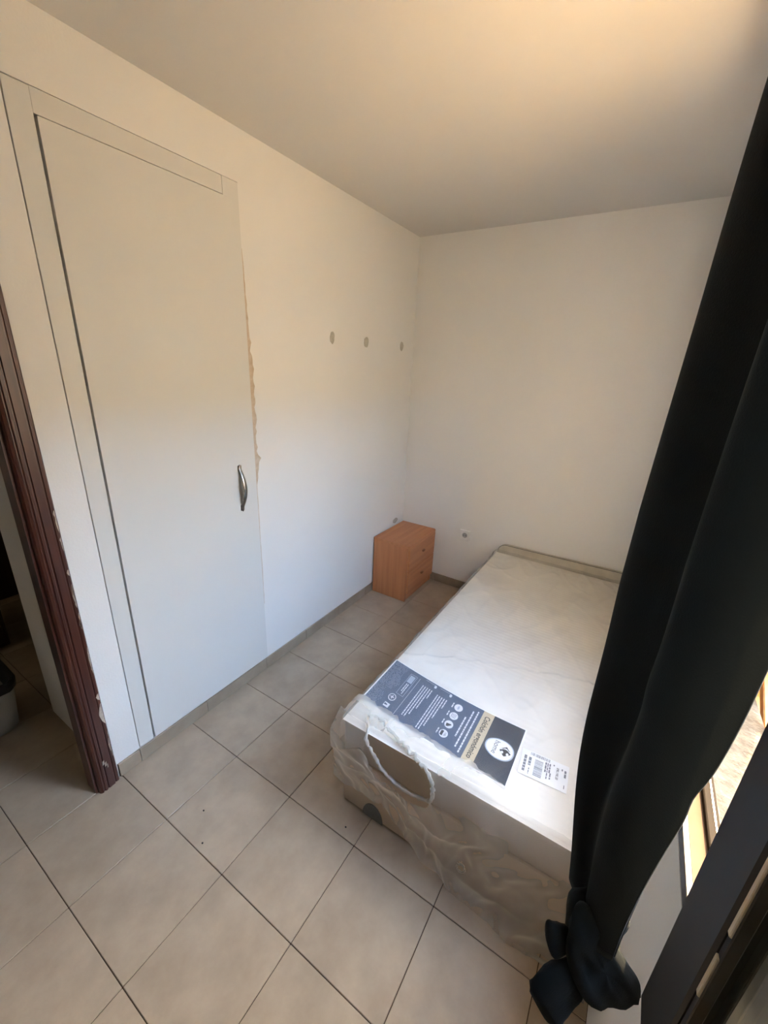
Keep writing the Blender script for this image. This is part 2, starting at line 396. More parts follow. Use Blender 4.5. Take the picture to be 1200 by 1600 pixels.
# bow handle
def handle_bm():
    t = bmesh.new(); n = 26; rings = []
    z0, z1 = .985, 1.213; xc = 1.040
    for i in range(n + 1):
        s = i / n; z = z0 + (z1 - z0) * s
        e = math.sin(math.pi * min(1, max(0, (s - .10) / .80)))
        out = .006 + .026 * e ** .8
        w = .0075 + .0055 * e; th = .0035 + .003 * e
        if s < .1 or s > .9:
            k = (s if s < .5 else 1 - s) / .1; w = .0085 * math.sqrt(max(.05, k * (2 - k))); th = .003
        ring = []
        for q in range(10):
            a = 2 * math.pi * q / 10
            ring.append(t.verts.new((xc + math.cos(a) * w, -.004 - out + math.sin(a) * th + .002, z)))
        rings.append(ring)
    for i in range(n):
        for q in range(10): t.faces.new((rings[i][q], rings[i][(q + 1) % 10], rings[i + 1][(q + 1) % 10], rings[i + 1][q]))
    t.faces.new(rings[0]); t.faces.new(rings[-1])
    bx(xc - .0095, xc + .0095, -.0075, -.004, z0 + .004, z0 + .03, t); bx(xc - .0095, xc + .0095, -.0075, -.004, z1 - .03, z1 - .004, t)
    return t
h = obj('handle', handle_bm(), MT['nickel'], None, True); h.parent = dleaf; h['label'] = 'satin nickel bow handle'

# ------------------------------------------------------------------ bedside cabinet
NX0, NX1, NY0, NY1, NZ = 2.206, 2.640, -.316, -.013, .462
ns = tag(empty('bedside_cabinet', ((NX0 + NX1) / 2, (NY0 + NY1) / 2, 0)), 'small beech bedside cabinet with two drawers in the corner', 'cabinet')
part('side_panel', bx(NX0, NX0 + .018, NY0 + .014, NY1, 0.001, NZ - .020, bev=.001), MT['beech_v'], ns)
part('side_panel', bx(NX1 - .018, NX1, NY0 + .014, NY1, 0.001, NZ - .020, bev=.001), MT['beech_v'], ns)
part('back_panel', bx(NX0 + .018, NX1 - .018, NY1 - .006, NY1, .02, NZ - .02), MT['beech_v'], ns)
part('top_panel', prism([(NX0 - .004, NY1), (NX0 - .004, NY0 + .010), (NX0 + .006, NY0 - .003), (NX1 - .008, NY0 - .003), (NX1 + .003, NY0 + .010), (NX1 + .003, NY1)], NZ - .020, NZ, 'Z', bev=.0022), MT['beech_h'], ns)
part('plinth', bx(NX0 + .018, NX1 - .018, NY0 + .020, NY0 + .034, 0.001, .062), MT['beech_h'], ns)
for z0, z1 in ((.065, .252), (.256, .438)):
    d = part('drawer', bx(NX0 + .012, NX1 - .003, NY0 - .002, NY0 + .016, z0, z1, bev=.003), MT['beech_h'], ns)
    bm_ = bx(NX0 + .024, NX1 - .024, NY0 + .016, NY1 - .02, z0 + .015, z0 + .10)
    part('drawer_box', bm_, MT['beech_h'], ns)
    zc = (z0 + z1) / 2 + .012; xc = (NX0 + NX1) / 2
    t = bmesh.new()
    bmesh.ops.create_uvsphere(t, u_segments=16, v_segments=8, radius=1)
    for v in t.verts: v.co = Vector((xc + v.co.x * .022, NY0 - .002 - max(0, (v.co.y + 1) * .5) * .020, zc + v.co.z * .010))
    sub('knob', t, MT['knob'], d, True)

# ------------------------------------------------------------------ wall socket
sy, sz = -.559, .467
so = tag(empty('wall_socket', (XF, sy, sz)), 'white wall socket on the end wall between cabinet and bed', 'socket')
part('plate', bx(XF - .011, XF, sy - .041, sy + .041, sz - .041, sz + .041, bev=.004, seg=2), MT['plastic'], so)
t = bmesh.new(); n = 28
rg = []
for r_, d_ in ((.027, .0125), (.0235, .0125), (.0205, .002), (.0, .002)):
    if r_ == 0: rg.append([t.verts.new((XF - .011 - d_ + .011, sy, sz))]); continue
    rg.append([t.verts.new((XF - (d_ if d_ > .01 else .0115 - .0), sy + r_ * math.cos(2 * math.pi * k / n), sz + r_ * math.sin(2 * math.pi * k / n))) for k in range(n)])
for a in range(2):
    for k in range(n): t.faces.new((rg[a][k], rg[a][(k + 1) % n], rg[a + 1][(k + 1) % n], rg[a + 1][k]))
t.faces.new(rg[2])
for v in rg[3]: t.verts.remove(v)
part('socket_ring', t, MT['plastic'], so)
def disc_x(x0, x1, cy, cz, r, n=16):
    return prism([(cy + r * math.cos(2 * math.pi * k / n), cz + r * math.sin(2 * math.pi * k / n)) for k in range(n)], x0, x1, 'X')
part('socket_well', disc_x(XF - .0119, XF - .0117, sy, sz, .0205, 24), MT['well'], so)
for s in (-1, 1): part('pin_hole', disc_x(XF - .0126, XF - .012, sy + s * .0095, sz, .0032), MT['hole'], so)
for s in (-1, 1): part('earth_clip', bx(XF - .0128, XF - .012, sy - .004, sy + .004, sz + s * .018 - .003, sz + s * .018 + .003), MT['nickel'], so)

# ------------------------------------------------------------------ bed: base, headboard, mattress
BX0, BX1, BY0, BY1 = .765, 2.600, -1.755, -.835
bed = tag(empty('bed_base', (BX0, BY1, 0)), 'low taupe single bed base with short headboard under the mattress', 'bed')
part('base_box', bx(BX0, BX1, BY0, BY1, .010, .262, bev=.006, seg=2), MT['bedbase'], bed)
for fx_, fy_ in ((BX0 + .05, BY1 - .05), (BX1 - .05, BY1 - .05), (BX0 + .05, BY0 + .05), (BX1 - .05, BY0 + .05)):
    part('foot', bx(fx_ - .03, fx_ + .03, fy_ - .03, fy_ + .03, 0.0, .011), MT['hole'], bed)
n = 20
pts = [(-.980 + .046 * math.cos(math.pi * k / n), .008 + .074 * math.sin(math.pi * k / n)) for k in range(n + 1)]
part('corner_pad', prism(pts, BX0 - .0035, BX0 + .001, 'X'), MT['pad'], bed)['label'] = 'grey half-round felt pad'
# headboard with one rounded top corner
hp = [(BY0, .03), (BY1 - .002, .03)]
for k in range(9):
    a = R(90) * k / 8; hp.append((BY1 - .002 - .055 + .055 * math.cos(a), .430 + .055 * math.sin(a)))
hp += [(BY0, .497)]
hb = part('headboard', prism(hp, 2.606, 2.644, 'X', bev=.004), MT['headb'], bed)
pth = [(2.609, y, z) for y, z in hp[1:]]
b = sweep([(2.608, BY1 - .004, .20)] + [(2.608, y, z + .002) for y, z in hp[2:]], [.0022] * (len(hp) - 1), seg=8, up=Vector((1, 0, 0)))
o = obj('piping', b, MT['pad'], None, True); o.parent = hb

def mattress_bm():
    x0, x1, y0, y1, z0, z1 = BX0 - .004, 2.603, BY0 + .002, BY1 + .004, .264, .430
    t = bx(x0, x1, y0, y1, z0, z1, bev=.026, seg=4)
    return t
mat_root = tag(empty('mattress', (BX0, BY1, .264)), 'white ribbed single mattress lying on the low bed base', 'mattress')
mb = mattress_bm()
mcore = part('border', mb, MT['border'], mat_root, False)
for p in mcore.data.polygons: p.use_smooth = True
# quilted top cover: long ribs across the bed, as a sheet with real relief
t = bmesh.new(); nx, ny = 300, 28; g = []
tx0, tx1, ty0, ty1 = BX0 - .003, 2.600, BY0 + .004, BY1 + .003
def arc_drop(d, r_=.026): return 0 if d >= r_ else r_ - math.sqrt(max(0, r_ * r_ - (r_ - d) ** 2))
for i in range(nx + 1):
    row = []
    x = tx0 + (tx1 - tx0) * i / nx
    for j in range(ny + 1):
        k = j / ny; k = .5 - .5 * math.cos(math.pi * k)
        y = ty0 + (ty1 - ty0) * k
        ed = min(x - tx0, tx1 - x, y - ty0, ty1 - y)
        z = .4312 + .0011 * abs(math.sin(math.pi * x / .024)) * min(1, ed / .03) - min(.008, arc_drop(ed))
        row.append(t.verts.new((x, y, z)))
    g.append(row)
for i in range(nx):
    for j in range(ny): t.faces.new((g[i][j], g[i + 1][j], g[i + 1][j + 1], g[i][j + 1]))
part('quilted_cover', t, MT['mattress'], mat_root, True)
# ------------------------------------------------------------------ printed insert on the mattress
LZ = .4345
LW, LH = .257, .580
lab = empty('package_insert', (1.092, -.840, LZ)); lab.rotation_euler = (0, 0, R(180))
tag(lab, 'navy and slate printed insert sheet lying on the mattress foot', 'label')
def warp(x, y):
    s = 1 - y / LH
    return x - .052 * s * s - .006 * math.sin(s * 5) * (x / LW - .4), y
def flat(name, pts_list, m, lvl, parent=lab, warp_on=True, sub_parent=None):
    """flat print: list of outlines in sheet coordinates"""
    t = bmesh.new()
    for pts in pts_list:
        vs = []
        for x, y in pts:
            if warp_on: x, y = warp(x, y)
            vs.append(t.verts.new((x, y, .0004 * lvl)))
        try: t.faces.new(vs)
        except ValueError: pass
    for f in t.faces:
        if f.normal.z < 0: f.normal_flip()
    bmesh.ops.triangulate(t, faces=t.faces)
    o = obj(name, t, m, parent)
    if name in ('small_print', 'barcode', 'sticker_print', 'pattern_dots', 'icon_detail', 'print_box'): o['kind'] = 'stuff'
    return o
def rect(x0, x1, y0, y1, n=10):
    pts = []
    for k in range(n + 1): pts.append((x0 + (x1 - x0) * k / n, y0))
    for k in range(n + 1): pts.append((x1, y0 + (y1 - y0) * k / n))
    for k in range(n + 1): pts.append((x1 - (x1 - x0) * k / n, y1))
    for k in range(n + 1): pts.append((x0, y1 - (y1 - y0) * k / n))
    out = [pts[0]]
    for p in pts[1:]:
        if (Vector(p) - Vector(out[-1])).length > 1e-6: out.append(p)
    if (Vector(out[0]) - Vector(out[-1])).length < 1e-6: out.pop()
    return out
def strips(x0, x1, y0, y1, n=6):
    return [rect(x0 + (x1 - x0) * k / n, x0 + (x1 - x0) * (k + 1) / n, y0, y1, 2) for k in range(n)]
def oval(cx, cy, a, b_, n=24): return [(cx + a * math.cos(2 * math.pi * k / n), cy + b_ * math.sin(2 * math.pi * k / n)) for k in range(n)]
def text_obj(name, body, size, cx, cy, m, lvl, parent=lab, warp_on=True, sx=1.0, rot=0.0, bold=0.0, shear=0.0):
    cu = bpy.data.curves.new(name, 'FONT'); cu.body = body; cu.size = size; cu.align_x = 'CENTER'; cu.align_y = 'CENTER'
    cu.offset = bold; cu.shear = shear; cu.resolution_u = 3
    to = bpy.data.objects.new(name, cu); COL.objects.link(to)
    dg = bpy.context.evaluated_depsgraph_get(); me = bpy.data.meshes.new_from_object(to.evaluated_get(dg))
    bpy.data.objects.remove(to)
    c, s = math.cos(rot), math.sin(rot)
    for v in me.vertices:
        x, y = v.co.x * sx, v.co.y
        x, y = cx + x * c - y * s, cy + x * s + y * c
        if warp_on: x, y = warp(x, y)
        v.co = (x, y, .0004 * lvl)
    me.materials.clear(); me.materials.append(m)
    o = bpy.data.objects.new(name, me); COL.objects.link(o); o.parent = parent
    return o
# paper carrier with a real thickness
t = bmesh.new()
nu, nv = 8, 24
top = [[t.verts.new((*warp(-.004 + (LW + .008) * i / nu, -.006 + (LH + .012) * j / nv), 0)) for j in range(nv + 1)] for i in range(nu + 1)]
bot = [[t.verts.new((v.co.x, v.co.y, -.0018)) for v in r_] for r_ in top]
for i in range(nu):
    for j in range(nv):
        t.faces.new((top[i][j], top[i + 1][j], top[i + 1][j + 1], top[i][j + 1])); t.faces.new((bot[i][j], bot[i][j + 1], bot[i + 1][j + 1], bot[i + 1][j]))
obj('sheet', t, MT['paper_w'], lab)
flat('navy_panel', strips(0, LW, .466, LH), MT['navy'], 1)
flat('tan_band', strips(0, LW, .424, .466), MT['tan'], 1)
flat('slate_panel', [q for k in range(8) for q in strips(0, LW, .424 * k / 8, .424 * (k + 1) / 8, 4)], MT['slate'], 1)
text_obj('lettering', 'Colchón ergonómico', .0285, .128, .445, MT['ink'], 2, sx=.86, bold=.0005)
# shield badge with emblem and word
bc = (.134, .524)
shield = [(0, -.048), (.022, -.042), (.037, -.020), (.041, .004), (.036, .026), (.022, .041), (0, .047), (-.022, .041), (-.036, .026), (-.041, .004), (-.037, -.020), (-.022, -.042)]
def smooth_loop(pts, it=2):
    for _ in range(it):
        q = []
        for k in range(len(pts)):
            a, c = pts[k], pts[(k + 1) % len(pts)]
            q += [(a[0] * .75 + c[0] * .25, a[1] * .75 + c[1] * .25), (a[0] * .25 + c[0] * .75, a[1] * .25 + c[1] * .75)]
        pts = q
    return pts
sh = smooth_loop(shield)
flat('badge_rim', [[(bc[0] + x * 1.09, bc[1] + y * 1.09) for x, y in sh]], MT['pale_ink'], 2)
flat('badge', [[(bc[0] + x, bc[1] + y) for x, y in sh]], MT['paper_w'], 3)
text_obj('lettering', 'home', .027, bc[0], bc[1] - .014, MT['ink'], 4, sx=.98)
es = .0225; ec = (bc[0], bc[1] + .020)
left_arrow = [(-1.0, 0), (-.28, .72), (-.40, .42), (-.62, .18), (-.66, 0), (-.62, -.18), (-.40, -.42), (-.28, -.72)]
right_c = [(1.0, .0), (.62, .36), (.12, .86), (-.06, .80), (-.10, .62), (-.36, .34), (-.42, 0), (-.36, -.34), (-.10, -.62), (-.06, -.80), (.12, -.86), (.62, -.36)]
flat('emblem', [[(ec[0] + x * es, ec[1] + y * es) for x, y in left_arrow], [(ec[0] + x * es, ec[1] + y * es) for x, y in smooth_loop(right_c, 1)]], MT['ink'], 4)
flat('emblem_notch', [oval(ec[0] + es * .34, ec[1] + es * .40, es * .26, es * .20, 14), oval(ec[0] + es * .34, ec[1] - es * .40, es * .26, es * .20, 14)], MT['paper_w'], 5)
# small print is unreadable in the photograph: rows of broken strokes
def print_row(x0, x1, y, h_, rnd):
    out = []; x = x0
    while x < x1 - .002:
        w = rnd.uniform(.006, .016); e = min(x + w, x1)
        out.append([(x, y), (e, y), (e, y + h_), (x, y + h_)]); x = e + .0022
    return out
rnd = random.Random(3)
rows = []
for y, x0, x1 in ((.405, .02, .235), (.388, .03, .22), (.372, .075, .18)): rows += print_row(x0, x1, y, .0055, rnd)
flat('small_print', rows, MT['white_ink'], 2)
icx = [.052, .100, .147, .196]
for k, cx in enumerate(icx):
    flat('icon', [oval(cx, .335, .0185, .0165)], MT['white_ink'], 2)
    if k == 0: flat('icon_detail', [oval(cx, .335, .010, .004, 12)], MT['pale_ink'], 3)
    if k == 1: flat('icon_detail', [[(cx - .011, .335 + d_), (cx + .011, .335 + d_), (cx + .011, .3365 + d_), (cx - .011, .3365 + d_)] for d_ in (-.009, -.004, .001, .006)], MT['slate'], 3)
    if k == 2: flat('icon_detail', [[(cx - .002, .325), (cx + .013, .327), (cx + .011, .334), (cx + .004, .333), (cx - .001, .345), (cx - .005, .343)]], MT['ink'], 3)
    if k == 3:
        flat('icon_detail', [[(cx - .011, .3235), (cx + .011, .3235), (cx + .012, .333), (cx - .012, .333)]], MT['ink'], 3)
        text_obj('lettering', '145', .012, cx, .341, MT['ink'], 3)
    flat('small_print', print_row(cx - .013, cx + .013, .3085, .0045, rnd), MT['white_ink'], 2)
rows = []
for bl, (y0, x0, ln) in enumerate(((.279, .035, [.05, .115, .165, .19, .19]), (.208, .03, [.05, .12, .16, .18, .18]))):
    for k, l_ in enumerate(ln): rows += print_row(x0 + .012, min(x0 + .012 + l_, .24), y0 - k * .0105, .0042, rnd)
    rows.append([(.008, y0 + .008), (.0092, y0 + .008), (.0092, y0 - .045), (.008, y0 - .045)])
    rows.append(oval(.016, y0 + .006, .0085, .0055, 14))
flat('small_print', rows, MT['white_ink'], 2)
def frame_lines(x0, x1, y0, y1, w):
    return [[(x0, y0), (x1, y0), (x1, y0 + w), (x0, y0 + w)], [(x0, y1 - w), (x1, y1 - w), (x1, y1), (x0, y1)], [(x0, y0), (x0 + w, y0), (x0 + w, y1), (x0, y1)], [(x1 - w, y0), (x1, y0), (x1, y1), (x1 - w, y1)]]
flat('print_box', frame_lines(.022, .150, .094, .128, .0016) + [[(.03, .099), (.072, .099), (.072, .122), (.03, .122)]], MT['pale_ink'], 2)
flat('small_print', print_row(.08, .14, .113, .004, rnd) + print_row(.08, .128, .105, .004, rnd) + [[(.02, .140), (.245, .140), (.245, .1412), (.02, .1412)]], MT['white_ink'], 2)
flat('round_mark', [oval(.178, .094, .0185, .0165)], MT['white_ink'], 2)
flat('round_mark', [oval(.178, .094, .0150, .0132)], MT['slate'], 3)
flat('round_mark', [oval(.178, .094, .0105, .0025, 12), oval(.178, .094, .0028, .010, 12)], MT['white_ink'], 4)
flat('square_mark', [[(.212, .083), (.233, .083), (.233, .107), (.212, .107)]], MT['white_ink'], 2)
flat('square_mark', [[(.217, .085), (.227, .085), (.224, .098), (.219, .098)]], MT['slate'], 3)
# knitted pattern end
dots = []
for i in range(52):
    for j in range(17):
        x = .004 + i * .0049; y = .003 + j * .0052
        if y > .085 - .018 * abs(math.sin(x * 30)) - (0.02 if x > .15 else 0): continue
        if rnd.random() < .25: continue
        s = .0017
        dots.append([(x - s, y), (x, y - s * .8), (x + s, y), (x, y + s * .8)])
flat('pattern_dots', dots, MT['pale_ink'], 2)['kind'] = 'stuff'

# ------------------------------------------------------------------ barcode sticker
st = empty('barcode_sticker', (1.013, -1.432, .4350)); st.rotation_euler = (0, 0, R(180 + 4))
tag(st, 'white barcode sticker beside the navy end of the insert', 'sticker')
# sticker frame: x to the right (-x world), y up (-y world)
SW, SH = .104, .150
t = bx(0, SW, 0, SH, -.0012, 0, bev=.0003); obj('sticker_sheet', t, MT['paper_w'], st)
def bars_x(x0, x1, y0, y1, rnd_):      # strokes side by side in x
    out = []; x = x0
    while x < x1:
        w = rnd_.choice((.0008, .0012, .002)); out.append([(x, y0), (min(x + w, x1), y0), (min(x + w, x1), y1), (x, y1)]); x += w + rnd_.choice((.0009, .0015, .0022))
    return out
def bars_y(x0, x1, y0, y1, rnd_): return [[(b_, a_) for a_, b_ in q] for q in bars_x(y0, y1, x0, x1, rnd_)]
def flat_s(name, pl, m, lvl=1): return flat(name, pl, m, lvl, parent=st, warp_on=False)
flat_s('barcode', bars_x(.026, .092, .045, .071, rnd), MT['ink_g'])
flat_s('barcode', bars_y(.004, .016, .028, .090, rnd), MT['ink_g'])
flat_s('sticker_print', print_row(.024, .094, .010, .0085, rnd), MT['ink_g'])
flat_s('sticker_print', print_row(.026, .060, .025, .0085, rnd), MT['ink_g'])
flat_s('sticker_print', print_row(.070, .094, .029, .003, rnd), MT['ink_g'])
for y, x0, x1, hh in ((.077, .020, .060, .005), (.084, .020, .084, .0035), (.090, .020, .060, .0045), (.094, .056, .084, .004), (.102, .016, .022, .004)):
    flat_s('sticker_print', print_row(x0, x1, y, hh, rnd), MT['ink_g'])
text_obj('lettering', '090.190.20', .0105, .046, .116, MT['ink'], 1, parent=st, warp_on=False, bold=.0002)
flat_s('sticker_print', print_row(.020, .028, .128, .004, rnd), MT['ink_g'])
flat_s('sticker_print', print_row(.022, .052, .137, .006, rnd), MT['ink_g'])
flat_s('sticker_print', print_row(.078, .092, .139, .0025, rnd), MT['ink_g'])

# ------------------------------------------------------------------ plastic wrap
wrap = tag(empty('plastic_wrap', (BX0, BY1, .43)), 'clear torn plastic wrap over the mattress, loose at the foot end', 'plastic wrap')
def nz(x, y, z, s=1.0): return noise.noise(Vector((x * s, y * s, z * s)))
def ridge(x, y, s, seed): return 1 - abs(noise.noise(Vector((x * s, y * s, seed)))) * 2
def top_h(x, y):
    hgt = .0115 + .004 * nz(x, y, .3, 7) + .0055 * max(0, ridge(x * .45 + y * .3, y * .9, 7, 2.2)) ** 5 + .0045 * max(0, ridge(x * .5 - y * .6, y * .4, 9, 5.1)) ** 6 + .0012 * nz(x * .7, y, 5, 40)
    # raised seam of film across the bed
    seam = 1.33 + .06 * math.sin(y * 3.2) + .03 * nz(y, 0, 1, 12) - .28 * (y + 1.3)
    hgt += .007 * math.exp(-((x - seam) / .014) ** 2) * (1 + .6 * nz(y, 2, 2, 50))
    return hgt
t = bmesh.new(); nx, ny = 210, 120; g = []
fx0, fx1, fy0, fy1 = .775, 2.598, BY0 + .004, BY1 + .0
for i in range(nx + 1):
    row = []
    for j in range(ny + 1):
        x = fx0 + (fx1 - fx0) * i / nx; y = fy0 + (fy1 - fy0) * j / ny
        z = .4335 + top_h(x, y)
        row.append(t.verts.new((x, y, z)))
    g.append(row)
for i in range(nx):
    for j in range(ny): t.faces.new((g[i][j], g[i + 1][j], g[i + 1][j + 1], g[i][j + 1]))
part('top_film', t, MT['film'], wrap, True)
# film down the room side of the mattress
t = bmesh.new(); g = []; nx, nv = 180, 14
for i in range(nx + 1):
    x = fx0 + (fx1 - fx0) * i / nx; row = []
    for j in range(nv + 1):
        v = j / nv
        hem = .20 + .06 * nz(x, 1, 1, 4) + .02 * nz(x, 1, 1, 19)
        z0 = .4335 + top_h(x, fy1)
        z = z0 + (hem - z0) * v
        out = .024 * math.sin(math.pi * min(1, v * 1.25)) ** .6 * (1 + .4 * nz(x, v, 3, 5)) + .006 * nz(x * 3, v * .6, 7, 7) + .004
        if v == 0: out = 0
        row.append(t.verts.new((x, fy1 + max(0, out), z)))
    g.append(row)
for i in range(nx):
    for j in range(nv): t.faces.new((g[i][j], g[i + 1][j], g[i + 1][j + 1], g[i][j + 1]))
part('side_film', t, MT['film'], wrap, True)
# loose bag end hanging over the foot, with a torn hole
HOLE = [(-.915, .452), (-.945, .430), (-.985, .375), (-1.03, .325), (-1.09, .300), (-1.15, .298), (-1.218, .318), (-1.222, .36), (-1.212, .415), (-1.18, .428), (-1.11, .436), (-1.03, .446), (-.96, .456)]
def inside(p, poly):
    c = False; n = len(poly)
    for i in range(n):
        (x1_, y1_), (x2_, y2_) = poly[i], poly[(i + 1) % n]
        if (y1_ > p[1]) != (y2_ > p[1]) and p[0] < (x2_ - x1_) * (p[1] - y1_) / (y2_ - y1_) + x1_: c = not c
    return c
def hem_z(y):
    ks = [(-.78, .14), (-.86, .135), (-.95, .165), (-1.03, .17), (-1.10, .13), (-1.17, .075), (-1.25, .03), (-1.33, .008), (-1.45, .003), (-1.80, .003)]
    for (a, za), (c, zc) in zip(ks, ks[1:]):
        if c <= y <= a: return za + (zc - za) * (a - y) / (a - c)
    return .14
def foot_pt(y, v):
    """v 0 at the mattress edge, 1 at the hem"""
    hz = hem_z(y) + .012 * nz(y, 3, 1, 22)
    z0 = .4335 + top_h(.775, y)
    z = z0 + (hz - z0) * v
    bul = .016 * (1 - math.exp(-v * 9)) + .012 * math.sin(math.pi * v)
    q = y + .16 * v * math.sin(y * 5) + .05 * nz(y, v, 2, 5)
    fold = .026 + .018 * nz(q * 1.5, v * .4, 4, 5) + .007 * nz(q, v * .22, 8, 13) + .004 * nz(q, v * .15, 2, 28)
    fold += .010 * max(0, ridge(q * .8 - v * .12, v * .10, 6, 1.7)) ** 2 + .008 * max(0, ridge(y * .5 - v * .30, v * .25 + y * .2, 8, 8.3)) ** 2
    flare = max(0, -(y + 1.30)) * .10 * v ** 3
    amp = min(1, v * 6)
    off = bul + fold * amp + flare
    lim = .022 * min(1, v * 8)                       # never behind the front of the bed
    off = lim + (off - lim + math.sqrt((off - lim) ** 2 + .010 ** 2 * min(1, v * 8))) * .5
    x = .775 - off
    # balloon out past the corner at the room side
    yy = y
    if y > -.90:
        k = (y + .90) / .12; yy = y; x += .025 * k * k
    return Vector((x, yy, max(.0025, z)))
t = bmesh.new(); g = []; ny, nv = 260, 80
fa, fb = BY1 + .035, BY0 + .004
for i in range(ny + 1):
    y = fa + (fb - fa) * i / ny
    g.append([t.verts.new(foot_pt(y, (j / nv) ** 1.15)) for j in range(nv + 1)])
for i in range(ny):
    for j in range(nv):
        q = (g[i][j], g[i + 1][j], g[i + 1][j + 1], g[i][j + 1])
        c = sum((v.co for v in q), Vector()) / 4
        if inside((c.y, c.z), HOLE): continue
        if inside((c.y, c.z), [(-1.352 + .014 * math.cos(a), .147 + .020 * math.sin(a)) for a in [k * .7 for k in range(9)]]): continue
        t.faces.new(q)
bmesh.ops.delete(t, geom=[v for v in t.verts if not v.link_faces], context='VERTS')
part('foot_film', t, MT['film2'], wrap, True)
# crumpled rims of the tear
def rim(poly, xfun, r0, seed, name='torn_rim', step=.006):
    pts = []
    n = len(poly)
    for i in range(n):
        a, c = Vector(poly[i]), Vector(poly[(i + 1) % n]); k = max(1, int((c - a).length / step))
        for q in range(k): pts.append(a + (c - a) * q / k)
    path = []; rad = []; sq = []
    for k, p in enumerate(pts):
        y, z = p
        w = .0045
        y2 = y + w * nz(k * .31, seed, 0); z2 = z + w * nz(k * .37, seed, 5)
        path.append((xfun(y2, z2) + .004 * nz(k * .41, seed, 9), y2, z2)); rad.append(r0 * (1 + .8 * nz(k * .53, seed, 3)))
    path.append(path[0]); rad.append(rad[0])
    return sweep(path, rad, seg=6, cap=False, up=Vector((1, .2, .3)), fn=lambda q, i, k: q + Vector((nz(q.x, q.y, q.z, 160), nz(q.y, q.z, q.x, 160), nz(q.z, q.x, q.y, 160))) * .0022)
part('torn_rim', rim(HOLE, lambda y, z: .738 if z < .42 else .738 + (z - .42) * 2.2, .0062, 1), MT['film3'], wrap, True)
part('torn_rim', rim([(-1.352 + .0135 * math.cos(a), .147 + .019 * math.sin(a)) for a in [2 * math.pi * k / 10 for k in range(10)]], lambda y, z: .716, .0030, 4, step=.003), MT['film3'], wrap, True)
# a flap of film folded back along the lower edge of the insert
t = bmesh.new(); g = []
n = 90
for i in range(n + 1):
    s = i / n; y = -.825 - .60 * s
    xin = .880 - .056 * s + .016 * nz(y, 1, 1, 18) + .008 * nz(y, 5, 1, 55)
    row = []
    for j in range(7):
        v = j / 6
        x = xin + (.775 - xin) * v
        row.append(t.verts.new((x, y, .4345 + top_h(x, y) + .004 + .006 * math.sin(math.pi * v) + .004 * nz(x * 30, y * 20, 2))))
    g.append(row)
for i in range(n):
    for j in range(6): t.faces.new((g[i][j], g[i + 1][j], g[i + 1][j + 1], g[i][j + 1]))
part('folded_flap', t, MT['film2'], wrap, True)

# ------------------------------------------------------------------ window with the near leaf standing proud, sill and outside
win = tag(empty('window_1', (O0, YW, OZ0)), 'dark bronze window beside the curtain, its glazed leaf open', kind='structure')
part('inner_trim', bx(O0 + .004, O1, YW - .006, YW + .004, .893, .918, bev=.001), MT['alu'], win)
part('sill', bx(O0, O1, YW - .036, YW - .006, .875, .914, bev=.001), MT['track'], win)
part('bottom_rail', bx(O0, O1, YW - .052, YW - .032, .875, .926, bev=.002), MT['rail'], win)
part('rail_seal', bx(O0 + .01, O1 - .01, YW - .046, YW - .044, .925, .9275), MT['nickel'], win)
part('side_rail', bx(O0, O0 + .03, YW - .052, YW - .032, .926, OZ1), MT['alu'], win)
part('side_rail', bx(O1 - .03, O1, YW - .052, YW - .032, .926, OZ1), MT['alu'], win)
part('top_rail', bx(O0, O1, YW - .052, YW - .032, OZ1 - .04, OZ1), MT['alu'], win)
# leaf opened flat against the wall
LX0, LX1, LY0, LY1, LZ0, LZ1 = -.26, .262, -1.735, -1.703, .912, 2.12
leaf = part('leaf_stile', bx(LX1 - .088, LX1, LY0, LY1, LZ0, LZ1, bev=.003), MT['alu'], win)
part('leaf_stile', bx(LX0, LX0 + .07, LY0, LY1, LZ0, LZ1, bev=.003), MT['alu'], win)
part('leaf_rail', bx(LX0 + .07, LX1 - .088, LY0, LY1, LZ0, LZ0 + .085, bev=.003), MT['alu'], win)
part('leaf_rail', bx(LX0 + .07, LX1 - .088, LY0, LY1, LZ1 - .07, LZ1, bev=.003), MT['alu'], win)
part('glazing_bead', bx(LX1 - .097, LX1 - .088, LY1 - .014, LY1 - .004, LZ0 + .085, LZ1 - .07, bev=.001), MT['alu'], win)
for z0, z1 in ((1.122, 1.183), (1.215, 1.50)): part('painted_sun_strip', bx(LX1 - .0955, LX1 - .0895, LY1 - .006, LY1 - .002, z0, z1, bev=.0008), MT['sun_strip'], win)  # sun strips on the leaf edge, put in as pale colour
part('pane', bx(LX0 + .07, LX1 - .088, LY0 + .010, LY0 + .014, LZ0 + .085, LZ1 - .07), MT['glass'], win)
for z in (1.15, 1.9): part('hinge', bx(LX1 - .004, LX1 + .012, LY0 - .030, LY0 + .01, z - .04, z + .04, bev=.003), MT['alu'], win)
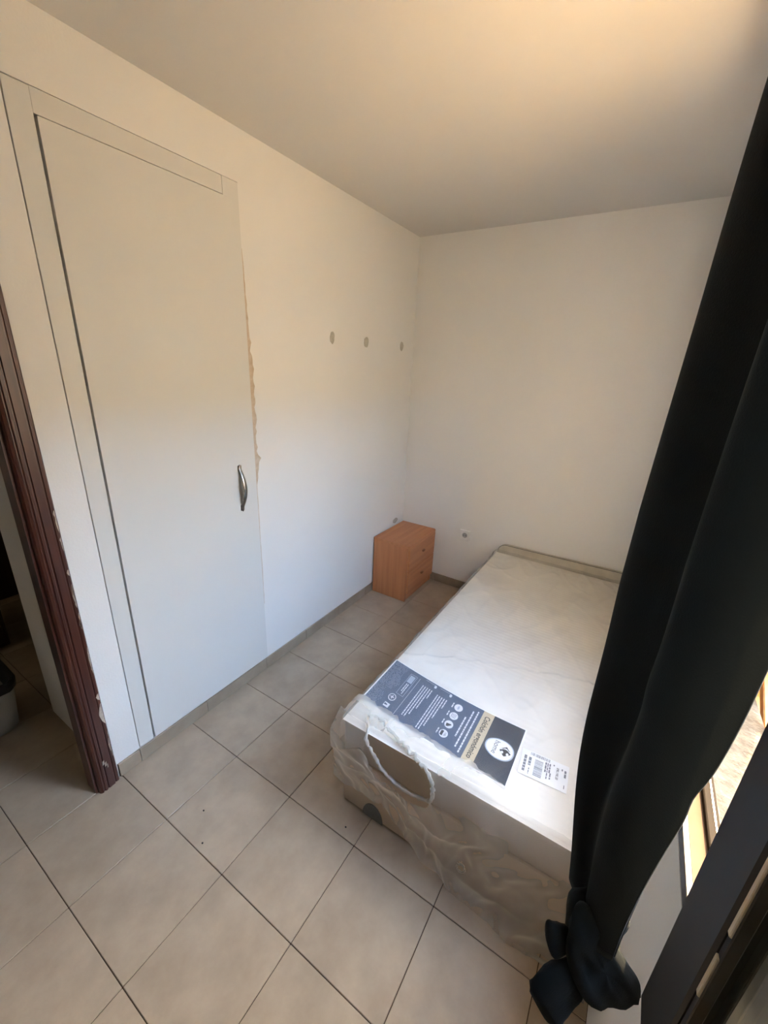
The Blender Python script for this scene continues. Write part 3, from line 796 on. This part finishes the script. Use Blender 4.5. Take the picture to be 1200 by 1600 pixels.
# outside: rough ledge, low slatted screen, terrace
struct('trim_outer_ledge', bx(O0, O1, YO - .005, YW - .052, .70, .886), MT['stucco'], 'rough cream stucco ledge outside the window')
scr = tag(empty('slat_screen', (O0, YO - .03, .5)), 'orange wooden slat screen standing outside the sunlit ledge', 'screen')
part('screen_rail', bx(O0 - .95, O1 + .3, YO - .05, YO - .03, .80, .84, bev=.003), MT['slat'], scr)
part('screen_rail', bx(O0 - .95, O1 + .3, YO - .05, YO - .03, 1.24, 1.28, bev=.003), MT['slat'], scr)
for x in (O0 - .90, O0 + .10, 1.13): part('post', bx(x, x + .045, YO - .052, YO - .010, -.30, 1.30, bev=.004), MT['slat'], scr)
for k in range(15):
    x = O0 - .90 + k * .14
    part('slat', prism([(x, .82), (x + .056, .82), (x + .056 + .80, 1.26), (x + .80, 1.26)], YO - .030, YO - .014, 'Y', bev=.002), MT['slat'], scr)
struct('ground', bx(-25, 25, -32, YO - .3, -.5, -.3), MT['ground'], 'sunlit pale terrace outside the window')

struct('wall_light_block', bx(-.15, .15, -2.85, YO, -.5, 2.7), MT['concrete'], 'grey concrete wall added out of view to block light beside the window')  # added out of view to cut side skylight on the end wall
struct('wall_opposite', bx(-22, 22, -8.4, -8.0, -.5, 4.1), MT['ochre'], 'ochre wall across the terrace')

# ------------------------------------------------------------------ curtain
cur = tag(empty('curtain', (.62, -1.65, 2.30)), 'dark teal curtain tied in a knot beside the window', 'curtain')
def cat(pts, u):
    n = len(pts) - 1; f = u * n; i = min(int(f), n - 1); s = f - i
    p0, p1, p2, p3 = (Vector(pts[max(i - 1, 0)]), Vector(pts[i]), Vector(pts[i + 1]), Vector(pts[min(i + 2, n)]))
    return .5 * ((2 * p1) + (p2 - p0) * s + (2 * p0 - 5 * p1 + 4 * p2 - p3) * s * s + (3 * p1 - p0 - 3 * p2 + p3) * s ** 3)
WIDE = [(.335, -1.712), (.352, -1.690), (.372, -1.655), (.400, -1.632), (.440, -1.636), (.475, -1.650), (.520, -1.628), (.570, -1.592), (.620, -1.576), (.670, -1.590), (.705, -1.622), (.728, -1.662), (.715, -1.700), (.680, -1.712), (.640, -1.690), (.600, -1.668), (.560, -1.690), (.540, -1.715), (.500, -1.722), (.470, -1.705), (.440, -1.725)]
NECK = [(.345, -1.685), (.340, -1.672), (.346, -1.655), (.362, -1.645), (.378, -1.652), (.390, -1.644), (.396, -1.631), (.408, -1.624), (.420, -1.628), (.426, -1.640), (.421, -1.652), (.428, -1.662), (.418, -1.672), (.410, -1.664), (.402, -1.678), (.392, -1.670), (.384, -1.686), (.374, -1.676), (.364, -1.690), (.352, -1.688)]
def lerp(a, b_, s): return a + (b_ - a) * s
def curt_pt(u, z):
    w = cat(WIDE, u); nk = cat(NECK, u)
    b_ = min(1, max(0, (1.34 - z) / .50)); b_ = b_ * b_ * (3 - 2 * b_)
    # the far half is pulled over later than the near half
    p = w.lerp(nk, b_)
    # belly towards the room above the knot
    bel = math.exp(-((z - .99) / .19) ** 2) * .034
    p.y += bel * math.sin(math.pi * min(1, max(0, (u - .05) / .75)))
    p.x += bel * 1.6 * math.sin(math.pi * u)
    # hang slightly closer to the wall at the top
    top = max(0, z - 1.45)
    p.y -= .022 * top
    p.y += .006 * noise.noise(Vector((u * 9, z * 2.2, 1)))
    p.x += .006 * noise.noise(Vector((u * 7, z * 2.6, 6)))
    # pulled creases towards the knot on the near edge
    cr = math.exp(-((z - 1.18 - u * .5) / .030) ** 2) * math.exp(-(u / .22) ** 2)
    p.y += .004 * cr
    return Vector((p.x, p.y, z))
t = bmesh.new(); nu, nv = 150, 110; g = []
for j in range(nv + 1):
    z = 2.29 + (.80 - 2.29) * j / nv
    g.append([t.verts.new(curt_pt(i / nu, z)) for i in range(nu + 1)])
for j in range(nv):
    for i in range(nu): t.faces.new((g[j][i], g[j][i + 1], g[j + 1][i + 1], g[j + 1][i]))
o = part('drape', t, MT['curtain'], cur, True)
sm = o.modifiers.new('thick', 'SOLIDIFY'); sm.thickness = .0022; sm.offset = 0
# knot: cloth lobes tied in front of the drape, each a thick padded fold
KN = Vector((.349, -1.650, .730))
def lobe(name, outline, thick, off, seed):
    """padded cloth lobe: outline in millimetres across the knot (right, up), thick in metres, off towards the room"""
    pts = smooth_loop([(a_ / 1000, b_ / 1000) for a_, b_ in outline], 2)
    n_ = len(pts); cx_ = sum(p[0] for p in pts) / n_; cy_ = sum(p[1] for p in pts) / n_
    t_ = bmesh.new(); SS = [.02, .25, .45, .62, .76, .87, .95, 1.0]
    def ring(s_, sg):
        out = []
        for a_, b_ in pts:
            x_, y_ = cx_ + (a_ - cx_) * s_, cy_ + (b_ - cy_) * s_
            hh = sg * thick * max(0, 1 - s_ ** 2.6) ** .5 + .004 * sg * noise.noise(Vector((x_ * 40 + y_ * 25, seed, y_ * 12))) * (1 - s_ ** 4)
            hh += .012 * noise.noise(Vector((x_ * 15, y_ * 15, seed))) + .005 * max(0, 1 - 3 * abs(noise.noise(Vector((x_ * 30 + y_ * 18, y_ * 6, seed + 7))))) * sg
            out.append(t_.verts.new(KN + rx * x_ + ux * y_ - fx * (hh + off)))
        return out
    rings = [ring(s_, 1) for s_ in SS] + [ring(s_, -1) for s_ in reversed(SS[:-1])]
    for a_, b_ in zip(rings, rings[1:]):
        for k in range(n_): t_.faces.new((a_[k], a_[(k + 1) % n_], b_[(k + 1) % n_], b_[k]))
    t_.faces.new(rings[0]); t_.faces.new(rings[-1])
    return part(name, t_, MT['curtain'], cur, True)
lobe('knot_core', [(-10, 130), (82, 120), (70, 60), (66, 10), (20, -20), (-25, 30), (-20, 90)], .026, .0, 1)
lobe('knot_wrap', [(-22, 121), (4, 130), (24, 98), (60, 44), (92, -4), (97, -32), (74, -52), (32, -50), (0, -36), (-24, 8), (-33, 56)], .017, .020, 2)
lobe('tail', [(10, 30), (-42, 24), (-94, -16), (-76, -54), (-56, -84), (-36, -80), (-6, -56), (14, -20)], .010, .012, 3)
lobe('tail', [(20, 10), (70, 4), (98, -20), (94, -40), (72, -54), (10, -50), (0, -20)], .010, .004, 4)
lobe('loop', [(-60, 91), (-40, 76), (-14, 72), (-18, 30), (-46, 18), (-58, 44)], .008, .004, 5)
rodo = tag(empty('curtain_rod', (.3, -1.65, 2.31)), 'black curtain rod above the window', 'rod')
part('pole', sweep([(-.95, -1.665, 2.312), (1.5, -1.665, 2.312)], [.011, .011], seg=12), MT['rod'], rodo, True)
for x in (-.9, 1.45): part('bracket', bx(x - .01, x + .01, YW, -1.66, 2.295, 2.315), MT['rod'], rodo)

# ------------------------------------------------------------------ hallway: bin, cabinet, dark door
bn = tag(empty('waste_bin', (.10, .80, 0)), 'pale waste bin with black bag on the hallway floor', 'bin')
def rrect(cx, cy, a, b_, r_, n=6):
    out = []
    for sx_, sy_, a0 in ((1, 1, 0), (-1, 1, 90), (-1, -1, 180), (1, -1, 270)):
        for k in range(n):
            an = R(a0 + 90 * k / (n - 1)); out.append((cx + sx_ * (a - r_) + r_ * math.cos(an), cy + sy_ * (b_ - r_) + r_ * math.sin(an)))
    return out
def loft(loops, bm=None, cap0=True, cap1=False):
    t_ = bmesh.new(); vs = [[t_.verts.new(p) for p in l] for l in loops]; n_ = len(vs[0])
    for a in range(len(vs) - 1):
        for k in range(n_): t_.faces.new((vs[a][k], vs[a][(k + 1) % n_], vs[a + 1][(k + 1) % n_], vs[a + 1][k]))
    if cap0: t_.faces.new(vs[0])
    if cap1: t_.faces.new(vs[-1])
    return t_
bcx, bcy = .075, .755
lp = [[(x, y, z) for x, y in rrect(bcx, bcy, s, s * 1.05, .055)] for z, s in ((.002, .118), (.012, .124), (.15, .135), (.262, .146))]
lp += [[(x, y, z) for x, y in rrect(bcx, bcy, s, s * 1.05, .052)] for z, s in ((.262, .141), (.05, .120))]
part('tub', loft(lp, cap1=True), MT['bin'], bn, True)
lp = []
for z, s in ((.222, .1475), (.245, .150), (.272, .152), (.276, .146), (.262, .134), (.20, .118)):
    lp.append([(x + .003 * nz(x, y, z, 30), y + .003 * nz(y, x, z, 30), z + .007 * nz(x, y, z, 22)) for x, y in rrect(bcx, bcy, s, s * 1.05, .052)])
part('bag_rim', loft(lp, cap0=False), MT['bag'], bn, True)
t = bmesh.new(); bmesh.ops.create_icosphere(t, subdivisions=4, radius=1)
for v in t.verts:
    r_ = 1 + .22 * nz(v.co.x, v.co.y, v.co.z, 2.2)
    v.co = Vector((bcx + v.co.x * .105 * r_, bcy + v.co.y * .108 * r_, .215 + v.co.z * .055 * r_))
part('rubbish', t, MT['linen'], bn, True)
hc = tag(empty('hallway_cabinet', (.2, 1.5, 0)), 'dark wooden cabinet standing in the dim hallway', 'cabinet')
part('body', bx(-.15, .385, 1.36, 1.72, .02, .46, bev=.004), MT['darkwood'], hc)
part('top_panel', bx(-.16, .392, 1.352, 1.725, .46, .485, bev=.004), MT['darkwood'], hc)
part('cabinet_door', bx(-.14, .115, 1.350, 1.360, .05, .45, bev=.003), MT['darkwood'], hc)
part('cabinet_door', bx(.12, .378, 1.350, 1.360, .05, .45, bev=.003), MT['darkwood'], hc)
d2 = tag(empty('door_2', (.6, YC, 0)), 'dark wooden door closing the end of the hallway', kind='structure')
part('door_leaf', bx(.20, 1.02, YC - .03, YC, .004, 2.03, bev=.004), MT['darkwood'], d2)
for x in (.30, .66):
    for z0, z1 in ((.15, .95), (1.05, 1.9)): part('door_panel', bx(x, x + .27, YC - .04, YC - .03, z0, z1, bev=.008), MT['darkwood'], d2)
part('door_knob', sweep([(.27, YC - .03, 1.0), (.27, YC - .08, 1.0)], [.012, .02], seg=12), MT['nickel'], d2, True)
part('door_casing', bx(.13, .20, YC - .015, YC, 0, 2.1), MT['darkwood'], d2)
part('door_casing', bx(1.02, 1.09, YC - .015, YC, 0, 2.1), MT['darkwood'], d2)
# dim unseen fill light added to brighten the hallway
hl = bpy.data.lights.new('hallway_fill', 'POINT'); hl.energy = 0.22; hl.color = (1.0, 0.80, 0.52); hl.shadow_soft_size = .08
ho = bpy.data.objects.new('hallway_fill', hl); COL.objects.link(ho); ho.location = (-.75, 1.2, 2.3)
# crumbs on the tiles
for x, y in ((.423, -.413), (.349, -.511), (.684, -.911)):
    b = bmesh.new(); bmesh.ops.create_icosphere(b, subdivisions=1, radius=.0035)
    for v in b.verts: v.co = Vector((x + v.co.x, y + v.co.y * 1.2, .0018 + v.co.z * .5))
    obj('speck', b, MT['hole'], floor)
